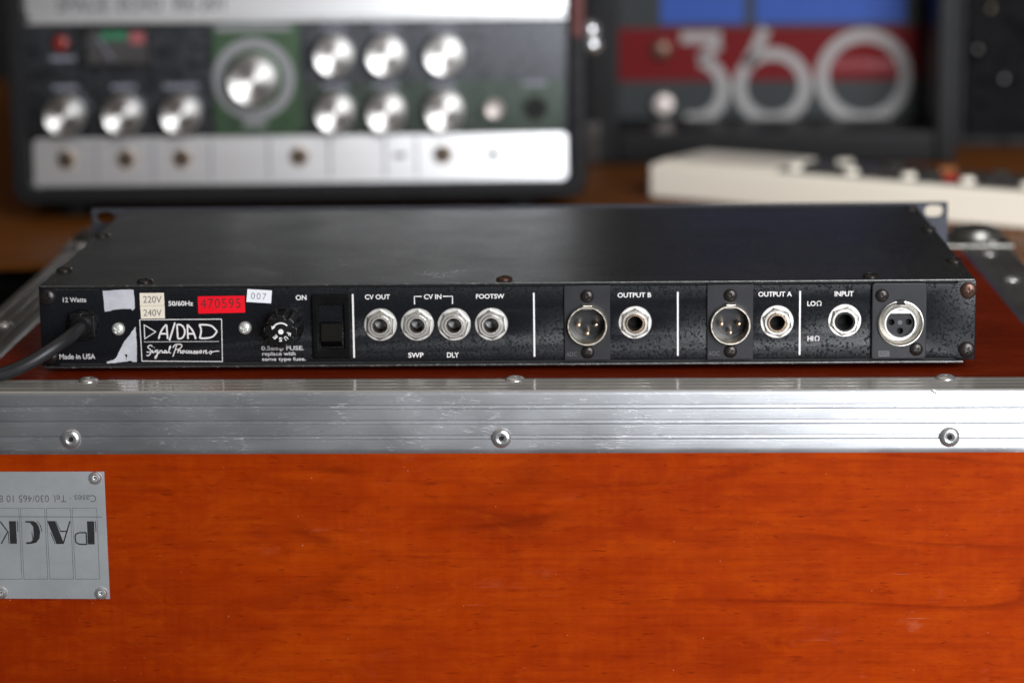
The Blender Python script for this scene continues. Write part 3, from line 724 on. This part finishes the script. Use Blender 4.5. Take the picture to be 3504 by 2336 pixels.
# logo box
def LG(px, py): return (-175.5+(px-405-(py-700)*0.038)*0.0269, 21.95-(py-700+(px-405)*0.012)*0.0273)
def lg(pts, cyc=False, sm=0):
    q = [LG(*p) for p in pts]
    return (smooth_poly(q, sm, cyc) if sm else q, cyc)
strokes('logo_frame', 'print_white', unit, [lg([(405, 700), (1868, 682), (1888, 1438), (445, 1440)], True)], 0.60, yt+0.02)
strokes('logo_frame', 'print_dim', unit, [lg([(480, 1095), (1825, 1080)])], 0.34, yt+0.02)
strokes('logo_lettering', 'print_white', unit, [
    lg([(485, 790), (690, 912), (495, 1040)], True),
    lg([(745, 1040), (765, 950), (815, 850), (882, 780)], False, 2), lg([(882, 780), (905, 1040)]), lg([(772, 948), (892, 948)]),
    lg([(1035, 745), (935, 1068)]),
    lg([(1070, 782), (1085, 1036)]), lg([(1070, 782), (1150, 785), (1210, 860), (1212, 950), (1165, 1030), (1085, 1036)], False, 2),
    lg([(1255, 780), (1268, 1038)]), lg([(1255, 780), (1325, 850), (1375, 930), (1405, 1038)], False, 2), lg([(1268, 945), (1368, 945)]),
    lg([(1468, 783), (1590, 782), (1700, 800), (1788, 900)], False, 2), lg([(1788, 900), (1720, 1000), (1600, 1026), (1478, 1024)], False, 2),
    lg([(1468, 783), (1500, 850), (1505, 910), (1478, 1024)], False, 2)], 0.92, yt+0.03)
strokes('logo_lettering', 'print_white', unit, [
    lg([(632, 1180), (605, 1150), (560, 1165), (545, 1195), (590, 1225), (618, 1262), (590, 1320), (550, 1350), (528, 1330)], False, 2),
    lg([(528, 1275), (600, 1280), (640, 1240), (632, 1290), (660, 1285), (690, 1240)], False, 2), lg([(660, 1195), (668, 1203)]),
    lg([(735, 1240), (700, 1240), (690, 1280), (720, 1285), (738, 1240), (715, 1350), (690, 1395), (672, 1380), (700, 1330), (765, 1270)], False, 2),
    lg([(765, 1245), (762, 1298)]), lg([(764, 1270), (795, 1240), (808, 1260), (805, 1295), (835, 1280)], False, 2),
    lg([(880, 1245), (845, 1250), (840, 1290), (868, 1290), (885, 1245), (882, 1295), (910, 1285)], False, 2),
    lg([(905, 1285), (945, 1220), (962, 1165), (945, 1165), (928, 1230), (928, 1290), (965, 1290)], False, 2),
    lg([(1065, 1150), (1035, 1250), (1000, 1355)]), lg([(1000, 1200), (1020, 1150), (1090, 1130), (1160, 1140), (1160, 1185), (1100, 1225), (1050, 1230)], False, 2),
    lg([(1100, 1215), (1085, 1290)]), lg([(1088, 1265), (1125, 1235), (1140, 1250), (1130, 1295), (1160, 1280)], False, 2),
    lg([(1195, 1240), (1165, 1255), (1168, 1295), (1195, 1290), (1205, 1255), (1190, 1240)], False, 2),
    lg([(1260, 1245), (1230, 1255), (1232, 1295), (1270, 1285), (1300, 1250), (1280, 1250), (1275, 1290), (1310, 1290), (1340, 1250), (1325, 1250), (1315, 1290), (1355, 1290)], False, 2),
    lg([(1355, 1290), (1390, 1240), (1405, 1290), (1370, 1300)], False, 2), lg([(1405, 1290), (1440, 1240), (1455, 1290), (1420, 1300)], False, 2),
    lg([(1500, 1240), (1475, 1260), (1480, 1295), (1510, 1285), (1515, 1250), (1500, 1240)], False, 2),
    lg([(1555, 1240), (1545, 1298)]), lg([(1550, 1262), (1580, 1240), (1605, 1245), (1580, 1300), (1625, 1285)], False, 2),
    lg([(1640, 1285), (1680, 1240), (1698, 1285), (1660, 1310)], False, 2), lg([(1690, 1270), (1760, 1255), (1830, 1252)])], 0.52, yt+0.03)

# ------------------------------------------------------------------ tape echo behind left
echo = thing('tape_echo', 'silver and black tape echo with rows of aluminium knobs, behind on the left', 'tape echo', (-0.16944, 0.67936, -0.03), (0, 0, 0.06))
ZO = 30.0                                                    # empty sits on the desk at z = -30
def ez(z): return z+ZO
def eb(name, mat, x0, x1, y0, y1, z0, z1, bev=0.5): return boxo(name, mat, echo, x0, x1, y0, y1, ez(z0), ez(z1), bev)
eb('cabinet', 'tolex', -206, 207.5, 6, 280, -16, 172, 4)
plate('cabinet_frame', 'tolex', echo, [rrect(-206, 207.5, ez(-16), ez(172), 12), rrect(-193.6, 195.6, ez(-5.2), ez(162), 9)], 14, -8, 1.5)
plate('title_strip', 'silver_panel', echo, [rrect(-193, 195, ez(115.5), ez(160), 6)], 3, 1.0, 0.8)
plate('title_edge', 'silver_panel', echo, [rrect(-193, 195, ez(112.4), ez(115.2), 1.2)], 5, -1.0, 0.8)
plate('control_panel', 'echo_dark', echo, [rect(-193, 195, ez(30.8), ez(112))], 3, 2.0, 0.2)
plate('mode_panel', 'echo_green', echo, [rect(-60.5, 1.8, ez(31.2), ez(111.6))], 0.8, 1.3, 0.1)
plate('lower_panel', 'echo_sage', echo, [rect(2.2, 192, ez(31.2), ez(68.5))], 0.6, 1.5, 0.1)
isp = plate('input_strip', 'silver_panel', echo, [rrect(-192, 195, ez(-4.6), ez(30.4), 4.5)], 3, 1.0, 0.8)
isp.rotation_euler.x = -0.05; isp.location.y -= 0.0022
text('SPACE', -170.5, -134, ez(121.0), ez(131.5), 0.95, 'ink_grey', echo, 'title_lettering', weight=0.2)
text('ECHO', -126.5, -95.5, ez(121.0), ez(131.5), 0.95, 'ink_grey', echo, 'title_lettering', weight=0.2)
text('RE-201', -86.5, -51, ez(121.0), ez(131.5), 0.95, 'ink_grey', echo, 'title_lettering', weight=0.2)
for x in (-168, 160):
    for y in (40, 240):
        latheo('foot', 'black_matte', echo, [(0, 0.0), (11, 0.0), (12.5, 6), (12.5, 13), (0, 13.6)], 'Z', 28, (x, y, 0.3))
def knob(x, z, r, h, name='knob'):
    o = latheo(name, 'spun', echo, [(r, 0), (r, h*0.85), (r*0.95, h), (r*0.80, h*0.985), (r*0.4, h*0.965), (0, h*0.96)], 'Y', 48, (x, 1.2, ez(z)))
    latheo('knob_skirt', 'black_plastic', o, [(r*1.06, 0.0), (r*1.06, 1.6), (r*0.9, 2.0)], 'Y', 40)
    return o
for x, z in ((-166.7, 48.1), (-125.2, 48.0), (-83.7, 48.0), (26.8, 88.2), (64, 88.0), (105.6, 88.0), (26.7, 47.6), (63.4, 47.6), (105.3, 48.0)):
    knob(x, z, 14.0, 17)
knob(-31.4, 71.6, 17.5, 20, 'mode_knob')
latheo('dial_ring', 'ring_print', echo, [(22, 0), (29.5, 0), (29.5, 0.15), (22, 0.15)], 'Y', 64, (-31.4, 1.25, ez(71.6)))
plate('legend', 'ring_print', echo, [rrect(-58, -4, ez(106), ez(110.5), 1)], 0.1, 1.2)
plate('legend', 'ring_print', echo, [rrect(-40, -23, ez(37), ez(41), 1)], 0.1, 1.2)
for x, z in ((-166.7, 67), (-125.2, 67), (-83.7, 67), (26.8, 107), (64, 107), (105.6, 107), (26.7, 66), (63.4, 66), (105.3, 66), (171, 66), (-168, 88)):
    ww = 9 if z != 67 or x < -90 else 13
    plate('legend', 'legend_grey', echo, [rrect(x-ww, x+ww, ez(z-1.6), ez(z+1.6), 0.8)], 0.1, 1.38)
latheo('power_lamp', 'lamp_red', echo, [(6, 0), (6, 3), (4.5, 5.5), (0, 6.5)], 'Y', 28, (-168.4, 1.8, ez(99)))
plate('meter_bezel', 'black_plastic', echo, [rrect(-152, -103, ez(81.5), ez(110.5), 2), rect(-149, -106, ez(84), ez(108.5))], 4, -2, 0.5)
boxo('meter_face', 'vu_face', echo, -149.5, -105.5, 0.6, 1.6, ez(83.5), ez(109))
plate('meter_scale', 'vu_green', echo, [rect(-140, -121, ez(101), ez(107))], 0.2, 0.35)
plate('meter_scale', 'vu_red', echo, [rect(-119, -109, ez(98), ez(106))], 0.2, 0.35)
strokes('meter_needle', 'legend_grey', echo, [([(-142, ez(103)), (-132, ez(86))], False)], 1.6, 0.3)
latheo('pilot_lens', 'knob_pale', echo, [(7, 0), (7, 2), (5.5, 3.5), (3, 3.2), (0, 3.6)], 'Y', 32, (141.4, 1.5, ez(48)))
latheo('socket_hole', 'hole', echo, [(8.5, 0), (8.5, 1.0), (6, 1.2), (5.6, -0.1), (0, -0.1)], 'Y', 32, (171.3, 1.4, ez(48)))
for x, z in ((-168, 15), (-124.9, 15.1), (-84.7, 15), (-0.2, 15.2), (103.8, 15.4)):
    o = latheo('input_jack', 'nickel_warm', echo, [(7.0, 0), (7.0, 1.2), (6.0, 3), (4.2, 4.6), (3.0, 4.6)], 'Y', 32, (x, 1.0, ez(z)))
    latheo('jack_hole', 'hole', o, [(3.0, 4.5), (2.8, 0.2), (0, 0.2)], 'Y', 24)
latheo('pin_hole', 'hole', echo, [(3.4, 0), (3.4, 0.3), (0, 0.3)], 'Y', 24, (140.4, 0.95, ez(15)))
plate('mark', 'legend_grey', echo, [rrect(68, 77, ez(13.2), ez(16.8), 1)], 0.1, 0.9)
for x in (-146, -105, -64, -22, 22, 62, 85): boxo('strip_line', 'legend_grey', echo, x-0.5, x+0.5, -0.9, 0.6, ez(0), ez(28))
bm = bmesh.new(); box(bm, 206.5, 217, 4, 24, ez(88), ez(110), 2.5, 3)
lathe(bm, [(7, -6), (7, 2), (5.6, 5), (3, 6.6), (0, 7)], 'Y', 24, (213, 4, ez(93.5)))
lathe(bm, [(7, -6), (7, 2), (5.6, 5), (3, 6.6), (0, 7)], 'Y', 24, (212, 4, ez(104)))
finish(bm, 'latch', 'chrome', echo)
boxo('strap', 'strap_red', echo, 197, 206.5, -10.5, -8.2, ez(100), ez(172), 0.8)

# ------------------------------------------------------------------ boxed rack unit marked 360
rk = thing('rack_box', 'black open-fronted box holding a red, blue and grey panel marked 360', 'rack case', (0.188, 0.962, -0.03))
ZO2 = 30.0
def rb(name, mat, x0, x1, y0, y1, z0, z1, bev=0.8, par=rk): return boxo(name, mat, par, x0, x1, y0, y1, z0+ZO2, z1+ZO2, bev)
rb('side_wall', 'rack_box', -151, -123, 0, 290, -29, 210, 3)
rb('side_wall', 'rack_box', 137, 154, 0, 290, -29, 210, 3)
rb('base_board', 'rack_box', -122.8, 136.8, 0, 290, -29, -3, 2)
rb('back_board', 'rack_box', -122.8, 136.8, 270, 290, -2.8, 210, 1)
rb('corner_plate', 'screw_black', -156, -138, -2, 40, -29, 6, 2)
PX = 8.0; PY = 100.0                                         # faceplate set back in the box
fp = rb('faceplate', 'rack_panel', -122.6, 136.6, PY, PY+4, -2.6, 205, 0.3)
def rp_(name, mat, x0, x1, z0, z1, y=PY-0.15): return boxo(name, mat, fp, PX+x0, PX+x1, y, y+0.12, z0+ZO2, z1+ZO2, 0)
rp_('red_stripe', 'stripe_red', -130.5, 128.4, 29.5, 74.5)
rp_('blue_stripe', 'stripe_blue', -94, -23, 78.5, 108); rp_('blue_stripe', 'stripe_blue', -13.5, 114, 78.5, 108)
rp_('blue_stripe', 'stripe_blue', -94, 114, 114, 150)
def dg(pts, cyc=False, sm=0):
    q = [(PX+a, b+ZO2) for a, b in pts]
    return (smooth_poly(q, sm, cyc) if sm else q, cyc)
three = [(-76, 66.5), (-46, 66.5), (-62, 48.5)] + [(-66+25.5*math.cos(math.radians(a)), 22+25.5*math.sin(math.radians(a))) for a in range(78, -112, -8)]
six = [(-6.5, 70), (-15, 52), (-22.5, 38)] + [(1.5+28*math.cos(math.radians(a)), 24.4+28*math.sin(math.radians(a))) for a in range(150, 512, 8)]
def ribbon(name, pts, wd, cyc=False):
    """one flat band following pts, as a single clean strip"""
    bm = bmesh.new(); n = len(pts); L, R = [], []
    for i, p_ in enumerate(pts):
        a = pts[(i-1) % n] if (cyc or i > 0) else p_; b = pts[(i+1) % n] if (cyc or i < n-1) else p_
        t = Vector((b[0]-a[0], b[1]-a[1])).normalized(); nn = Vector((-t.y, t.x))*wd/2
        L.append(bm.verts.new((PX+p_[0]+nn.x, PY-0.4, p_[1]+ZO2+nn.y))); R.append(bm.verts.new((PX+p_[0]-nn.x, PY-0.4, p_[1]+ZO2-nn.y)))
    for i in range(n if cyc else n-1):
        j = (i+1) % n; bm.faces.new((L[i], R[i], R[j], L[j]))
    return finish(bm, name, 'print_glassy', fp)
ribbon('numeral', [(-77, 66.5), (-43, 66.5)], 9.5)
ribbon('numeral', [(-44, 61.1), (-60.5, 47.8)], 8.5)
ribbon('numeral', three[3:], 10.2)
ribbon('numeral', [(-5.0, 73.5), (-13.5, 55), (-20.8, 41.8)], 9.6)
ribbon('numeral', six[3:48], 10.2, True)
ribbon('numeral', [(79.4+35.6*math.cos(math.radians(a)), 32+35.6*math.sin(math.radians(a))) for a in range(0, 360, 8)], 10.6, True)
text('SYSTEMS', PX+54, PX+104.5, 38.5+ZO2, 46+ZO2, PY-0.3, 'vu_red', fp, 'panel_lettering')
latheo('panel_knob', 'knob_pale', rk, [(9, 0), (9, 9), (7.5, 11.5), (0, 12)], 'Y', 32, (PX-92, PY, 10.4+ZO2))
latheo('panel_screw', 'screw_brown', rk, [(9.0, 0), (9.0, 1.5), (6, 3), (2.5, 3.2), (2, 2.2), (0, 2.2)], 'Y', 32, (PX-94, PY, 55.6+ZO2))

# ------------------------------------------------------------------ cream keyboard
kb = thing('keyboard', 'cream plastic keyboard with a dark control panel, on the desk at right', 'keyboard', (0.085, 0.772, -0.03), (0, 0, -0.571))
bm = bmesh.new(); box(bm, 0, 520, 0, 80, 0.9, 27, 3.0, 4); finish(bm, 'body', 'cream', kb)
boxo('control_panel', 'kb_dark', kb, 104, 512, 10, 76, 26.0, 28.1, 0.8)
boxo('end_cap', 'cream', kb, 5, 102, 8, 77, 26, 29.0, 1.4, 3)
for i in range(9):
    latheo('dial', 'cream', kb, [(5.6, 0), (5.2, 2.8), (4.2, 4.0), (0, 4.2)], 'Z', 24, (116+i*46, 18, 27.9))
    for dx, m in ((16, 'kb_dark'), (30, {2: 'btn_red', 5: 'btn_orange'}.get(i, 'kb_dark'))):
        boxo('slider_cap', m, kb, 112+i*46+dx, 121+i*46+dx, 15+(i*7) % 9, 25+(i*7) % 9, 28.0, 31.5, 0.8)
    boxo('slider_cap', ['cream', 'kb_dark', 'btn_orange', 'kb_dark'][i % 4], kb, 130+i*42, 139+i*42, 56, 66, 28.0, 31.8, 0.8)
for x in (30, 480):
    for y in (18, 64): latheo('foot', 'black_matte', kb, [(0, 0.1), (8, 0.1), (8, 1.6), (0, 1.7)], 'Z', 20, (x, y, 0))

# ------------------------------------------------------------------ black cabinet at the far right
cab = thing('speaker_cabinet', 'black speaker cabinet with dark grille at the far right edge', 'speaker', (0.48, 1.06, -0.03))
boxo('cabinet_shell', 'tolex', cab, -126, 170, 8, 260, 0.2, 420, 4)
boxo('grille', 'grille', cab, -118, 162, 2, 7.8, 10, 405, 1)
for x, z, m in ((-85, 60, 'chrome'), (-60, 42, 'chrome'), (-98, 120, 'nickel_warm'), (-70, 165, 'chrome'), (-92, 205, 'nickel'), (-55, 100, 'chrome'), (-108, 85, 'nickel')):
    latheo('glint_stud', m, cab, [(2.2, 0), (1.9, 1.1), (1.1, 1.9), (0, 2.2)], 'Y', 16, (x, 2, z))  # studs added only to catch small glints of the window light
